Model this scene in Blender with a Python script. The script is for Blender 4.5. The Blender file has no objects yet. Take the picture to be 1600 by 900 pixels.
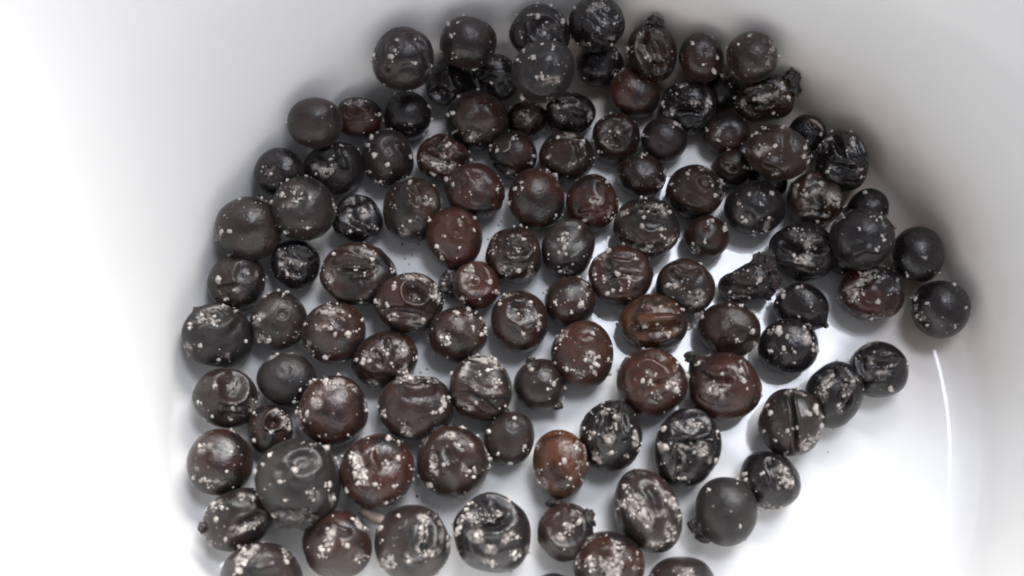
import bpy, math, random
import numpy as np
from mathutils import Vector, Matrix

# ------------------------------------------------------------------ camera, light, exposure
SC = bpy.context.scene
COL = SC.collection
W_PX, H_PX = 1600.0, 900.0           # the photograph's own pixel grid
LENS = 38.0
F_PX = LENS / 36.0 * W_PX
DIST = 0.1013                         # camera to the middle of the bowl floor, metres
TILT = math.radians(17)

cam_d = bpy.data.cameras.new('camera')
cam = bpy.data.objects.new('camera', cam_d)
COL.objects.link(cam)
cam_d.lens = LENS
cam_d.sensor_width = 36
cam_d.clip_start = 0.002
cam_d.clip_end = 20
CAM = Vector((0, -DIST * math.sin(TILT), DIST * math.cos(TILT)))
cam.location = CAM
cam.rotation_euler = (TILT, 0, 0)
cam_d.dof.use_dof = True
cam_d.dof.focus_distance = DIST * 0.985
cam_d.dof.aperture_fstop = 21
SC.camera = cam

w = bpy.data.worlds.new('World')
SC.world = w
w.use_nodes = True
w.node_tree.nodes['Background'].inputs[0].default_value = (0.86, 0.885, 1.0, 1)
w.node_tree.nodes['Background'].inputs[1].default_value = 0.34

def area(name, loc, aim, sx, sy, power, col):
    d = bpy.data.lights.new(name, 'AREA')
    d.shape = 'RECTANGLE'
    d.size = sx
    d.size_y = sy
    d.energy = power
    d.color = col
    o = bpy.data.objects.new(name, d)
    COL.objects.link(o)
    o.location = loc
    o.rotation_euler = (Vector(aim) - Vector(loc)).to_track_quat('-Z', 'Y').to_euler()
    return o

area('window_light', (0.070, 0.080, 0.300), (0.0, 0, 0), 0.096, 0.066, 0.42, (0.84, 0.88, 1.0))
area('room_window_light', (0.20, 0.52, 0.44), (0, -0.02, 0), 0.50, 0.34, 12.5, (1.0, 0.99, 0.975))

SC.view_settings.view_transform = 'Standard'
SC.view_settings.look = 'None'
SC.view_settings.gamma = 1
SC.view_settings.exposure = 0.08
SC.render.engine = 'CYCLES'
SC.cycles.use_denoising = True
SC.cycles.filter_width = 1.9          # a phone camera's slightly soft pixels
SC.cycles.max_bounces = 10
SC.cycles.diffuse_bounces = 6

CR, CU, CB = Vector((1, 0, 0)), Vector((0, math.cos(TILT), math.sin(TILT))), Vector((0, -math.sin(TILT), math.cos(TILT)))

def ray(px, py):
    """direction of the photograph's pixel, scaled so that depth along the view axis is 1"""
    return CR * ((px - 800) / F_PX) + CU * (-(py - 450) / F_PX) - CB

# ------------------------------------------------------------------ small tools
def new_mat(name):
    m = bpy.data.materials.new(name)
    m.use_nodes = True
    nt = m.node_tree
    return m, nt, nt.nodes['Principled BSDF']

def mesh_obj(name, V, F, mat, parent=None, smooth=True, attr=None):
    me = bpy.data.meshes.new(name)
    V = np.asarray(V, dtype=np.float32)
    F = np.asarray(F, dtype=np.int32)
    k = F.shape[1]
    me.vertices.add(len(V))
    me.vertices.foreach_set('co', V.ravel())
    me.loops.add(F.size)
    me.loops.foreach_set('vertex_index', F.ravel())
    me.polygons.add(len(F))
    me.polygons.foreach_set('loop_start', np.arange(0, F.size, k, dtype=np.int32))
    me.polygons.foreach_set('use_smooth', np.full(len(F), smooth, dtype=bool))
    me.update(calc_edges=True)
    if attr is not None:
        for an, av in attr.items():
            a = me.attributes.new(an, 'FLOAT', 'POINT')
            a.data.foreach_set('value', np.asarray(av, dtype=np.float32))
    me.materials.append(mat)
    o = bpy.data.objects.new(name, me)
    COL.objects.link(o)
    if parent is not None:
        o.parent = parent
    return o

def ico(sub):
    import bmesh
    bm = bmesh.new()
    bmesh.ops.create_icosphere(bm, subdivisions=sub, radius=1)
    V = np.array([v.co[:] for v in bm.verts])
    F = np.array([[v.index for v in f.verts] for f in bm.faces])
    bm.free()
    return V / np.linalg.norm(V, axis=1)[:, None], F

ICO = {k: ico(k) for k in (1, 2, 4, 5, 6)}

class Noise:
    """smooth 3D noise from random plane waves"""
    def __init__(self, rng, freq, n=14):
        d = rng.normal(size=(n, 3))
        d /= np.linalg.norm(d, axis=1)[:, None]
        self.k = d * (freq * rng.uniform(0.6, 1.5, size=n))[:, None]
        self.p = rng.uniform(0, 6.28, size=n)
        self.n = n
    def __call__(self, P):
        return np.sin(P @ self.k.T + self.p).sum(axis=1) / math.sqrt(self.n / 2.0)

# ------------------------------------------------------------------ materials
def berry_material():
    m, nt, b = new_mat('dried_berry_skin')
    N, L = nt.nodes, nt.links
    tc = N.new('ShaderNodeTexCoord')
    oi = N.new('ShaderNodeObjectInfo')
    # every berry its own patch of the noise
    off = N.new('ShaderNodeVectorMath'); off.operation = 'SCALE'
    comb = N.new('ShaderNodeCombineXYZ')
    for i in range(3):
        L.new(oi.outputs['Random'], comb.inputs[i])
    L.new(comb.outputs[0], off.inputs[0]); off.inputs['Scale'].default_value = 0.37
    add = N.new('ShaderNodeVectorMath'); add.operation = 'ADD'
    L.new(tc.outputs['Object'], add.inputs[0]); L.new(off.outputs[0], add.inputs[1])
    def noise(scale, detail, rough, dist=0.0):
        n = N.new('ShaderNodeTexNoise')
        n.inputs['Scale'].default_value = scale
        n.inputs['Detail'].default_value = detail
        n.inputs['Roughness'].default_value = rough
        n.inputs['Distortion'].default_value = dist
        L.new(add.outputs[0], n.inputs['Vector'])
        return n.outputs['Fac']
    def ramp(src, a, b_, v0=0.0, v1=1.0):
        r = N.new('ShaderNodeMapRange')
        r.interpolation_type = 'SMOOTHSTEP'
        r.inputs['From Min'].default_value = a
        r.inputs['From Max'].default_value = b_
        r.inputs['To Min'].default_value = v0
        r.inputs['To Max'].default_value = v1
        L.new(src, r.inputs['Value'])
        return r.outputs[0]
    def mix(fac, a, b_):
        x = N.new('ShaderNodeMix'); x.data_type = 'RGBA'
        if isinstance(fac, float): x.inputs[0].default_value = fac
        else: L.new(fac, x.inputs[0])
        for s, i in ((a, 6), (b_, 7)):
            if isinstance(s, tuple): x.inputs[i].default_value = s
            else: L.new(s, x.inputs[i])
        return x.outputs[2]
    def math_(op, a, b_):
        x = N.new('ShaderNodeMath'); x.operation = op
        for s, i in ((a, 0), (b_, 1)):
            if isinstance(s, float): x.inputs[i].default_value = s
            else: L.new(s, x.inputs[i])
        return x.outputs[0]
    big = ramp(noise(330, 3, 0.55, 0.6), 0.28, 0.60)
    c = mix(big, (0.0050, 0.0036, 0.0040, 1), oi.outputs['Color'])
    # grey bloom of fine dust on the skin
    dust = math_('MULTIPLY', ramp(noise(700, 4, 0.6), 0.48, 0.75), 0.10)
    c = mix(dust, c, (0.022, 0.0155, 0.0145, 1))
    # rough dark scars
    sc = N.new('ShaderNodeAttribute'); sc.attribute_name = 'scar'
    scn = ramp(noise(2600, 3, 0.7), 0.40, 0.62)
    scf = math_('MULTIPLY', sc.outputs['Fac'], 0.85)
    c = mix(scf, c, mix(scn, (0.007, 0.006, 0.007, 1), (0.055, 0.030, 0.020, 1)))
    # frosty salt film
    fr = N.new('ShaderNodeAttribute'); fr.attribute_name = 'frost'
    frn = ramp(noise(2300, 4, 0.65), 0.42, 0.53)
    frb = ramp(noise(900, 2, 0.5), 0.36, 0.54, 0.30, 1.0)
    frf = math_('MULTIPLY', math_('MULTIPLY', fr.outputs['Fac'], frn), frb)
    c = mix(frf, c, (0.36, 0.315, 0.285, 1))
    # pin-prick specks of salt dust everywhere
    vo = N.new('ShaderNodeTexVoronoi'); vo.inputs['Scale'].default_value = 1500
    L.new(add.outputs[0], vo.inputs['Vector'])
    spk = ramp(vo.outputs['Distance'], 0.07, 0.17, 1.0, 0.0)
    gate = ramp(noise(420, 2, 0.5), 0.50, 0.60)
    spk = math_('MULTIPLY', math_('MULTIPLY', spk, gate), 0.6)
    c = mix(spk, c, (0.40, 0.35, 0.32, 1))
    L.new(c, b.inputs['Base Color'])
    # gloss: alpha of the object colour is the berry's own roughness
    r0 = math_('ADD', oi.outputs['Alpha'], ramp(noise(900, 3, 0.6), 0.3, 0.7, -0.06, 0.10))
    r1 = math_('ADD', r0, math_('MULTIPLY', math_('MAXIMUM', sc.outputs['Fac'], frf), 0.35))
    L.new(r1, b.inputs['Roughness'])
    b.inputs['Specular IOR Level'].default_value = 0.46
    b.inputs['Sheen Weight'].default_value = 0.03
    b.inputs['Sheen Roughness'].default_value = 0.5
    bp = N.new('ShaderNodeBump'); bp.inputs['Strength'].default_value = 0.7; bp.inputs['Distance'].default_value = 0.00012
    h = math_('ADD', noise(1500, 4, 0.6), math_('MULTIPLY', noise(4600, 2, 0.6), 0.40))
    h = math_('ADD', h, math_('MULTIPLY', math_('MULTIPLY', scn, sc.outputs['Fac']), 1.6))
    h = math_('ADD', h, math_('MULTIPLY', frf, 0.5))
    L.new(h, bp.inputs['Height'])
    L.new(bp.outputs[0], b.inputs['Normal'])
    return m

def salt_material(name='salt', trans=0.12):
    m, nt, b = new_mat(name)
    N, L = nt.nodes, nt.links
    tc = N.new('ShaderNodeTexCoord')
    n = N.new('ShaderNodeTexNoise'); n.inputs['Scale'].default_value = 1400; n.inputs['Detail'].default_value = 3
    L.new(tc.outputs['Object'], n.inputs['Vector'])
    r = N.new('ShaderNodeValToRGB')
    r.color_ramp.elements[0].position = 0.33; r.color_ramp.elements[0].color = (0.28, 0.235, 0.205, 1)
    r.color_ramp.elements[1].position = 0.66; r.color_ramp.elements[1].color = (0.68, 0.62, 0.57, 1)
    L.new(n.outputs['Fac'], r.inputs[0]); L.new(r.outputs[0], b.inputs['Base Color'])
    b.inputs['Roughness'].default_value = 0.38
    b.inputs['Transmission Weight'].default_value = trans
    b.inputs['IOR'].default_value = 1.45
    return m

def stem_material():
    m, nt, b = new_mat('stem_remnant')
    N, L = nt.nodes, nt.links
    tc = N.new('ShaderNodeTexCoord')
    n = N.new('ShaderNodeTexNoise'); n.inputs['Scale'].default_value = 1600; n.inputs['Detail'].default_value = 5
    L.new(tc.outputs['Object'], n.inputs['Vector'])
    r = N.new('ShaderNodeValToRGB')
    r.color_ramp.elements[0].position = 0.38; r.color_ramp.elements[0].color = (0.009, 0.007, 0.008, 1)
    r.color_ramp.elements[1].position = 0.72; r.color_ramp.elements[1].color = (0.034, 0.020, 0.016, 1)
    L.new(n.outputs['Fac'], r.inputs[0]); L.new(r.outputs[0], b.inputs['Base Color'])
    b.inputs['Roughness'].default_value = 0.5
    bp = N.new('ShaderNodeBump'); bp.inputs['Strength'].default_value = 0.9; bp.inputs['Distance'].default_value = 0.00015
    L.new(n.outputs['Fac'], bp.inputs['Height']); L.new(bp.outputs[0], b.inputs['Normal'])
    return m

def husk_material():
    m, nt, b = new_mat('papery_husk')
    N, L = nt.nodes, nt.links
    tc = N.new('ShaderNodeTexCoord')
    n = N.new('ShaderNodeTexNoise'); n.inputs['Scale'].default_value = 1200; n.inputs['Detail'].default_value = 4
    L.new(tc.outputs['Object'], n.inputs['Vector'])
    r = N.new('ShaderNodeValToRGB')
    r.color_ramp.elements[0].color = (0.13, 0.10, 0.08, 1)
    r.color_ramp.elements[1].color = (0.30, 0.235, 0.19, 1)
    L.new(n.outputs['Fac'], r.inputs[0]); L.new(r.outputs[0], b.inputs['Base Color'])
    b.inputs['Roughness'].default_value = 0.6
    return m

def glaze_material():
    m, nt, b = new_mat('white_glazed_porcelain')
    N, L = nt.nodes, nt.links
    tc = N.new('ShaderNodeTexCoord')
    n = N.new('ShaderNodeTexNoise'); n.inputs['Scale'].default_value = 26; n.inputs['Detail'].default_value = 4
    L.new(tc.outputs['Object'], n.inputs['Vector'])
    r = N.new('ShaderNodeValToRGB')
    r.color_ramp.elements[0].position = 0.3; r.color_ramp.elements[0].color = (0.775, 0.765, 0.75, 1)
    r.color_ramp.elements[1].position = 0.7; r.color_ramp.elements[1].color = (0.82, 0.815, 0.80, 1)
    L.new(n.outputs['Fac'], r.inputs[0])
    # the pile's brown shade painted into the glaze colour where it leans on the wall
    at = N.new('ShaderNodeAttribute'); at.attribute_name = 'painted_shade'
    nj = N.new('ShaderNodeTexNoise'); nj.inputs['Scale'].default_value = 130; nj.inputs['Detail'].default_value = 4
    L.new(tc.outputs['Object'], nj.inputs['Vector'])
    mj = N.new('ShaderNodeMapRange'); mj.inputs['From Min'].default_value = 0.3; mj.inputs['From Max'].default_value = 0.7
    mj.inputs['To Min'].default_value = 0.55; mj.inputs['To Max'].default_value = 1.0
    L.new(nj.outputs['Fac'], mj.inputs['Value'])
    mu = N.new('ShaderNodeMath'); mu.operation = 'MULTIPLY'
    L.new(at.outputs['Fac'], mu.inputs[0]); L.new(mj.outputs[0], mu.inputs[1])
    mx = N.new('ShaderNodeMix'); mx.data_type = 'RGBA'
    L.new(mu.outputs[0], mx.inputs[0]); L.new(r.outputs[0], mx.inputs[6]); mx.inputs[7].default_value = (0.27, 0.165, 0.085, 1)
    L.new(mx.outputs[2], b.inputs['Base Color'])
    b.inputs['Roughness'].default_value = 0.45
    b.inputs['Coat Weight'].default_value = 1.0
    b.inputs['Coat IOR'].default_value = 1.38
    n2 = N.new('ShaderNodeTexNoise'); n2.inputs['Scale'].default_value = 300; n2.inputs['Detail'].default_value = 3
    L.new(tc.outputs['Object'], n2.inputs['Vector'])
    mr = N.new('ShaderNodeMapRange'); mr.inputs['To Min'].default_value = 0.03; mr.inputs['To Max'].default_value = 0.11
    L.new(n2.outputs['Fac'], mr.inputs['Value']); L.new(mr.outputs[0], b.inputs['Coat Roughness'])
    bp = N.new('ShaderNodeBump'); bp.inputs['Strength'].default_value = 0.25; bp.inputs['Distance'].default_value = 0.0004
    n3 = N.new('ShaderNodeTexNoise'); n3.inputs['Scale'].default_value = 90; n3.inputs['Detail'].default_value = 1
    L.new(tc.outputs['Object'], n3.inputs['Vector'])
    L.new(n3.outputs['Fac'], bp.inputs['Height'])
    L.new(bp.outputs[0], b.inputs['Coat Normal'])
    return m

M_LOOSE = salt_material('clear_salt', 0.8)
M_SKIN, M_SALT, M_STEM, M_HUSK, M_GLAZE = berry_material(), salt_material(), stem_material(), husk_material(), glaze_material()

# ------------------------------------------------------------------ the bowl
def hit_floor(px, py, z=0.0):
    d = ray(px, py)
    return CAM + d * ((z - CAM.z) / d.z)

BC = hit_floor(905, 643)                      # middle of the flat floor
R0 = (hit_floor(1472, 640) - BC).length       # radius of the flat floor
RF, A1 = 0.0036, math.radians(72)             # fillet, then the wall leans out
RX1, RZ1 = R0 + RF * math.sin(A1), RF * (1 - math.cos(A1))
RIM_Z = 0.042
def profile():
    pts = [(0.0, 0.0)]
    pts += [(R0 * i / 24, 0.0) for i in range(1, 25)]
    pts += [(R0 + RF * math.sin(A1 * i / 28), RF * (1 - math.cos(A1 * i / 28))) for i in range(1, 29)]
    r, z, a = RX1, RZ1, A1
    n = 26
    step = (RIM_Z - RZ1) / math.sin(A1) / n
    for i in range(n):
        a = A1 - math.radians(10) * (i / n)
        r += step * math.cos(a); z += step * math.sin(a)
        pts.append((r, z))
    return pts
PROF = profile()
PR, PZ = np.array([p[0] for p in PROF]), np.array([p[1] for p in PROF])
def bowl_h(r):
    return np.interp(r, PR, PZ)

def build_bowl():
    t = 0.0032
    inner = PROF
    rr, zz = inner[-1]
    rim = [(rr + 0.5 * t * (1 - math.cos(a)), zz + 0.5 * t * math.sin(a)) for a in [math.pi * k / 8 for k in range(1, 8)]]
    outer = [(r + t * (0.9 if z > RZ1 else 0.7), z - (0 if z > RZ1 else t * 0.6)) for r, z in reversed(inner) if r > R0 * 0.72]
    foot = [(R0 * 0.71, -0.0022), (R0 * 0.71, -0.0052), (R0 * 0.66, -0.0052), (R0 * 0.65, -0.0024), (0, -0.0024)]
    prof = inner + rim + outer + foot
    n = 160
    V, F = [], []
    for (r, z) in prof:
        for k in range(n):
            a = 2 * math.pi * k / n
            V.append((r * math.cos(a), r * math.sin(a), z))
    for i in range(len(prof) - 1):
        for k in range(n):
            a, b_ = i * n + k, i * n + (k + 1) % n
            F.append((a, b_, b_ + n, a + n))
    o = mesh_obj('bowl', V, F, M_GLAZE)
    import bmesh
    bm = bmesh.new(); bm.from_mesh(o.data)
    bmesh.ops.remove_doubles(bm, verts=bm.verts, dist=1e-6)
    bmesh.ops.recalc_face_normals(bm, faces=bm.faces)
    bm.to_mesh(o.data); bm.free()
    o.data.polygons.foreach_set('use_smooth', [True] * len(o.data.polygons))
    n_ = len(o.data.vertices)
    co = np.zeros(n_ * 3); o.data.vertices.foreach_get('co', co); co = co.reshape(-1, 3)
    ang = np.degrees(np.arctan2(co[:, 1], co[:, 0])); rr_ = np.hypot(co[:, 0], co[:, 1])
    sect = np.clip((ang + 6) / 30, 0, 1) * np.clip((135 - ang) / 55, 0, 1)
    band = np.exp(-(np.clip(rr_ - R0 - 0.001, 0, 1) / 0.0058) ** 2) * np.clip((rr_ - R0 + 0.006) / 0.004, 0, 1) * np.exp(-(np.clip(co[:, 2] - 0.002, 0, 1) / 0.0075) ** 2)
    aj = o.data.attributes.new('painted_shade', 'FLOAT', 'POINT'); aj.data.foreach_set('value', (sect * band).astype(np.float32))  # mask for the shade painted on the wall behind the pile
    o.location = BC
    o['label'] = 'white glazed porcelain bowl holding the salted dark berries'
    o['category'] = 'bowl'
    return o
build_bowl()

# the pale table top the bowl stands on (just outside the picture, under the bowl)
tb = mesh_obj('table_top', [(-0.6, -0.6, -0.0054), (0.6, -0.6, -0.0054), (0.6, 0.6, -0.0054), (-0.6, 0.6, -0.0054)], [(0, 1, 2, 3)], M_GLAZE)
mt, ntt, bt = new_mat('pale_table'); bt.inputs['Base Color'].default_value = (0.5, 0.48, 0.45, 1); bt.inputs['Roughness'].default_value = 0.6
tb.data.materials[0] = mt
tb['kind'] = 'structure'

# ------------------------------------------------------------------ the berries
TONE = {'K': (0.0078, 0.0046, 0.0050), 'G': (0.0135, 0.0098, 0.0088), 'B': (0.0250, 0.0090, 0.0049),
        'R': (0.0360, 0.0105, 0.0053), 'O': (0.0620, 0.0200, 0.0058), 'P': (0.0200, 0.0100, 0.0088)}
GLOSS = {'K': 0.29, 'G': 0.42, 'B': 0.31, 'R': 0.30, 'O': 0.30, 'P': 0.34}

# cx, cy, a, b, angle, layer, tone, wrinkle, marks, salt, loose grains, label      (pixels of the photograph; y down)
# marks: R ring dimple (x, y, r, depth[, aspect, angle]); D soft dent; C groove (x1,y1,x2,y2,width,depth[,bend]); K ridge; X rough scar (x,y,r); N stem stub (x,y,rx,ry)
# salt: (x, y, radius) one grain; (x, y, spread, count[, aspect, angle]) a cluster
BERRIES = []
def b(*a): BERRIES.append(a)
b(631,94,47,51,0,1,'P',.5,[('K',636,52,660,82,5,4,6),('K',606,70,604,108,6,3,4),('C',655,62,672,100,8,4),('D',632,118,20,4)],[(621,63,4.6),(617,79,5),(612,89,6),(649,98,5.5),(586,86,4),(672,110,10,9,3.2,68),(602,130,8,3)],12,'angular berry leaning on the bowl wall, leftmost of the three biggest along the top edge')
b(731,66,45,44,0,1,'P',.3,[('D',742,30,16,2)],[(702,38,6),(719,33,5.5,4,2,25),(706,56,4.6),(691,76,4,3,.5,0),(709,88,7,7),(740,108,5),(766,62,5,3)],26,'round purple-brown berry peppered with fine salt, second along the top edge')
b(702,130,37,37,0,0,'K',.5,[('R',688,148,15,9),('K',700,110,722,150,5,3,-5)],[(686,144,6,7,2,0),(683,106,5,4)],10,'small funnel-shaped black berry wedged below the angular berry at the top')
b(636,182,37,40,0,0,'K',.3,[('D',640,205,14,3)],[(614,150,9,6,2,0),(641,197,8,9,2,-30),(674,187,4.5),(670,167,4.5),(659,214,5,4)],6,'black berry directly below the angular topmost-left berry, bluish sheen')
b(560,183,38,33,-10,0,'R',.6,[('D',548,176,14,3),('K',560,166,585,184,6,2)],[(541,159,7,10,2.5,-10),(562,157,9,12,2,10),(591,180,4),(598,190,4),(528,170,5)],12,'reddish berry half hidden behind the smooth leftmost berry of the top row')
b(492,192,44,41,0,1,'P',.15,[('D',480,200,20,2)],[(446,191,3),(520,170,5,3)],3,'smooth matte berry without salt, at the upper left corner of the pile')
b(776,122,35,37,0,0,'K',.6,[('R',768,132,21,8,1.3,0)],[(768,130,3.5),(778,98,10,8,3,5),(744,128,7,10,.6,0),(799,95,4.5)],12,'dark hollowed berry sunk behind the grey berry with the big navel')
b(843,52,48,46,0,0,'K',.5,[('R',853,41,22,12,1,0),('K',870,22,882,40,5,4,3),('D',812,60,14,4)],[(860,10,6),(830,24,4.5),(840,26,5),(853,44,12,16,1.6,20),(815,54,8,9),(880,32,5,4)],14,'glossy black berry with a shiny ring-shaped hollow at top')
b(932,37,44,43,0,1,'K',.6,[('R',943,34,19,8,1.1,30),('D',940,14,12,4),('C',930,56,962,70,5,4)],[(946,34,8,11),(935,6,9,9,1.8,0),(960,36,4.5),(918,70,6,8),(955,62,7,8,1,50),(898,14,4)],12,'black wrinkled berry cut by the top edge of the photo')
b(937,102,37,35,0,0,'K',.3,[('D',930,95,14,2)],[(961,84,7,9,.6,0),(913,122,3.5),(962,113,6,7,2,10)],4,'black smooth berry beneath the berry cut by the top edge')
b(851,111,50,51,0,2,'G',.2,[('R',851,122,30,7,1.15,0),('D',850,126,14,2)],[(834,90,5.5),(848,120,6),(818,82,4,4),(810,94,4.5),(847,70,4),(864,74,3.5),(861,154,7,7,2,0),(815,154,6),(797,96,5,5,.5,0),(855,126,14,14,2,0)],12,'large grey-black berry with one broad navel, top of heap, salt grain inside')
b(824,186,30,29,0,0,'R',.7,[('X',826,182,15),('D',822,188,12,3)],[(824,184,13,22),(848,205,4)],10,'small crusty red-brown berry under the big navelled berry')
b(745,189,49,47,0,1,'B',.25,[('X',737,211,16),('D',736,212,12,3),('K',755,165,775,190,10,1.5)],[(737,212,11,26),(718,152,4.5),(701,180,5),(709,177,4.5),(712,205,3.5)],12,'brown berry with a speckled salty scar on its lower side, below the top row')
b(890,178,38,35,0,1,'K',.7,[('C',862,160,900,160,5,5),('K',892,170,912,180,6,3)],[(880,164,11,16,3,0),(882,184,6,8),(921,180,8,12,.5,0),(864,140,5)],14,'glossy black wrinkled berry with salt along its top seam, under the navelled one')
b(990,144,41,39,0,1,'R',.2,[('D',975,155,14,2)],[(1013,128,4,3),(972,138,5,3),(966,110,7,7,2,20)],8,'plain reddish-brown berry below the berry with the hooked stub, upper right of middle')
b(1018,81,37,46,18,1,'B',.5,[('C',1000,60,1030,106,10,11,-2),('K',1010,52,1042,88,4,5,10),('K',994,72,1018,112,4,4,-4),('N',1024,38,13,12)],[(1014,82,14,26,.45,25),(1002,56,8,9),(982,76,5.5),(975,81,4),(1013,37,4.5),(1052,85,5,5,.5,0)],12,'split berry with a stem stub and a deep salty cavity, near the top edge')
b(1095,89,37,38,0,1,'B',.15,[('D',1105,78,14,2)],[(1082,69,4),(1115,109,7),(1098,100,4),(1121,90,4)],5,'smooth brown-black berry with one tan crystal low on its right, top row')
b(1174,89,41,40,0,1,'B',.25,[('X',1204,80,18),('K',1190,56,1210,84,5,2)],[(1170,57,4),(1146,118,8,7,2,0),(1156,73,4,3),(1205,85,15,12,.3,-15)],8,'smooth brown berry with a rough right edge, last of the top row')
b(1128,143,28,30,0,0,'K',.4,[],[(1133,116,8,8),(1143,136,5,4)],5,'nearly hidden black berry in the gap below the two smooth top-row berries')
b(1074,168,44,42,-10,1,'K',.8,[('K',1048,150,1092,160,6,5,-6),('C',1052,172,1100,176,6,5,3),('D',1080,185,12,3)],[(1086,160,10,12,2,-10),(1063,133,8,10,2,0),(1058,146,5,4),(1108,162,9,16,.5,0),(1036,162,4.5),(1045,180,8,9,2,0),(1075,166,7,6)],16,'wrinkled black berry with a violet glint, below the smooth brown-black one')
b(1194,157,46,36,10,1,'B',1.1,[('K',1160,148,1210,138,5,5,5),('C',1160,160,1215,160,5,6,-5),('K',1178,170,1222,162,4,4,4),('D',1168,170,12,5),('N',1236,130,14,21)],[(1157,162,9,14,.6,-40),(1194,152,11,14,2.6,15),(1185,137,6,6),(1212,130,7,8,2,20),(1222,137,4.5),(1230,152,4.5),(1208,176,4)],16,'twisted shrivelled berry with a lumpy stub sticking out to the right, upper right')
b(1037,221,35,36,0,1,'P',.15,[('D',1030,232,12,2)],[(1058,195,8,10,2,-5),(1006,212,3.5)],5,'small smooth dark berry with salt on its top edge, below the violet-glinting one')
b(1136,211,36,33,0,1,'B',.3,[('D',1140,205,14,3),('X',1124,220,9)],[(1122,206,9,12,.35,-35),(1124,220,5,7),(1105,205,3.5),(1139,235,4)],5,'dark berry marked by one slanting dash of salt, beside the large speckled oval')
b(962,215,38,41,0,1,'B',.5,[('R',961,206,24,9,1,0),('D',952,215,12,4)],[(966,207,5.5),(950,215,13,16),(991,218,4.5,3,.5,0),(936,237,4),(942,186,3.5),(927,221,4),(928,247,4)],12,'dark berry with a rimmed hollow open to its right side, upper middle')
b(885,246,42,41,0,1,'B',.3,[('C',898,222,906,248,7,4,4),('D',876,235,14,2)],[(879,211,9,14,1.8,10),(892,256,6,8),(907,226,4.5),(911,220,4),(927,247,4.5),(928,258,4.5),(858,246,3)],14,'brown berry with a crumb of salt crust on its crown, centre of the upper rows')
b(802,243,39,37,0,1,'B',.4,[('X',782,224,11),('C',770,258,800,268,7,3)],[(768,228,5.5),(777,234,4.5),(802,216,5),(833,244,5.5),(798,272,7,9,2,10),(829,254,4)],9,'dark berry with a curl of tan fibre on its upper left')
b(606,248,41,44,0,1,'P',.4,[('D',605,222,10,3),('K',615,225,630,245,8,2)],[(585,243,8),(581,216,7),(576,228,5.5),(589,205,4),(641,245,5.5),(605,257,4.5),(578,267,4.5),(587,283,4.5),(596,283,4)],14,'dark berry with several coarse pale grains on its left half, upper left')
b(693,249,43,38,-15,1,'R',.9,[('K',668,236,700,214,8,5,-6),('C',668,240,706,256,6,5),('K',716,238,730,250,8,4),('D',690,232,12,4)],[(680,255,18,34,4,-15),(701,227,5.5,10,1,0),(692,240,7,14,.5,-10),(677,271,7),(696,278,5),(685,262,5)],10,'reddish folded berry streaked with a line of salt, upper left of middle')
b(521,264,47,43,0,1,'G',.4,[('C',490,248,530,240,10,5,-6),('K',530,232,542,262,6,4,-5),('D',510,262,12,3)],[(507,266,13,30,1.3,10),(516,250,4.5),(488,230,4),(519,229,3.5),(533,228,3)],6,'grey-black berry with a star-shaped patch of salt, beneath the smooth corner berry')
b(435,269,39,38,0,0,'K',.2,[('D',422,274,13,4),('X',424,278,7)],[(416,268,9,15,1,20),(428,280,8,6)],3,'dark berry at the left edge, tucked behind the one with crusty scar')
b(645,327,48,53,0,1,'B',.5,[('R',668,306,22,9,1,0),('C',640,296,650,320,6,5,4),('D',640,350,14,2)],[(664,309,9,20),(641,287,5.5),(633,276,8,9,2,0),(640,345,4.5),(670,344,4),(630,362,12,10),(618,322,4),(687,280,4.5)],16,'tall dark berry with a curved crease like an ear, left of middle')
b(742,301,48,44,-15,1,'R',.5,[('R',745,297,29,5,1.2,-10),('X',706,290,16),('D',706,290,16,5)],[(735,304,5,4,.5,0),(776,296,4.5),(761,333,6,4,1.4,-20),(708,289,5),(698,281,5)],8,'brown berry with a broad flat disc-like hollow, joined to the folded red one')
b(560,346,39,37,-15,0,'K',.6,[('R',564,334,24,9,1.3,-30),('K',545,352,575,362,6,3)],[(570,334,11,24,1.3,-45),(548,362,4.5),(589,358,4.5),(569,368,6,6),(546,338,5)],12,'small glossy black berry with a salt-filled oval hollow, right of the scarred one')
b(388,357,51,49,0,1,'P',.2,[('D',400,378,18,2)],[(347,361,5.5),(359,361,5),(343,374,7,8,.5,0),(401,319,6,5,2,0),(375,311,4),(410,309,8,9,2,-25),(425,314,5),(352,340,6,5)],8,'round dark berry at the left edge with a row of grains down its left side')
b(474,326,50,50,0,2,'P',.25,[('D',461,313,17,5),('X',461,313,16)],[(461,311,15,40),(476,277,7,6,1.2,0),(441,304,5.5),(485,309,4),(480,356,5),(440,354,4,3,.5,-20),(446,362,4),(464,360,5,4),(522,325,9,12,.4,10),(450,282,4),(475,372,5,3),(425,315,5)],14,'big round berry with a crusty tan scar, lying on its neighbours, upper left')
b(462,415,40,40,0,0,'K',1.0,[('K',448,390,485,400,6,6,4),('C',440,405,470,430,7,6,-3),('K',480,400,495,408,5,5)],[(445,412,13,22,2,5),(459,428,10,10),(475,410,8,8),(440,396,8,8)],18,'crumpled black salt-streaked berry half buried left of middle, between four round ones')
b(561,429,60,50,-12,1,'B',.6,[('R',556,424,36,8,1.7,8),('K',520,408,575,406,7,6,6),('C',525,418,585,418,5,4,-4),('K',545,436,580,430,5,3)],[(578,396,12,24,2.2,-30),(556,421,4),(570,427,3.5),(512,434,12,16,.6,20),(614,420,8,12,.6,0),(564,472,4.5),(526,398,8,6)],18,'wide flattened berry with long oval folds, left of middle')
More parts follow.
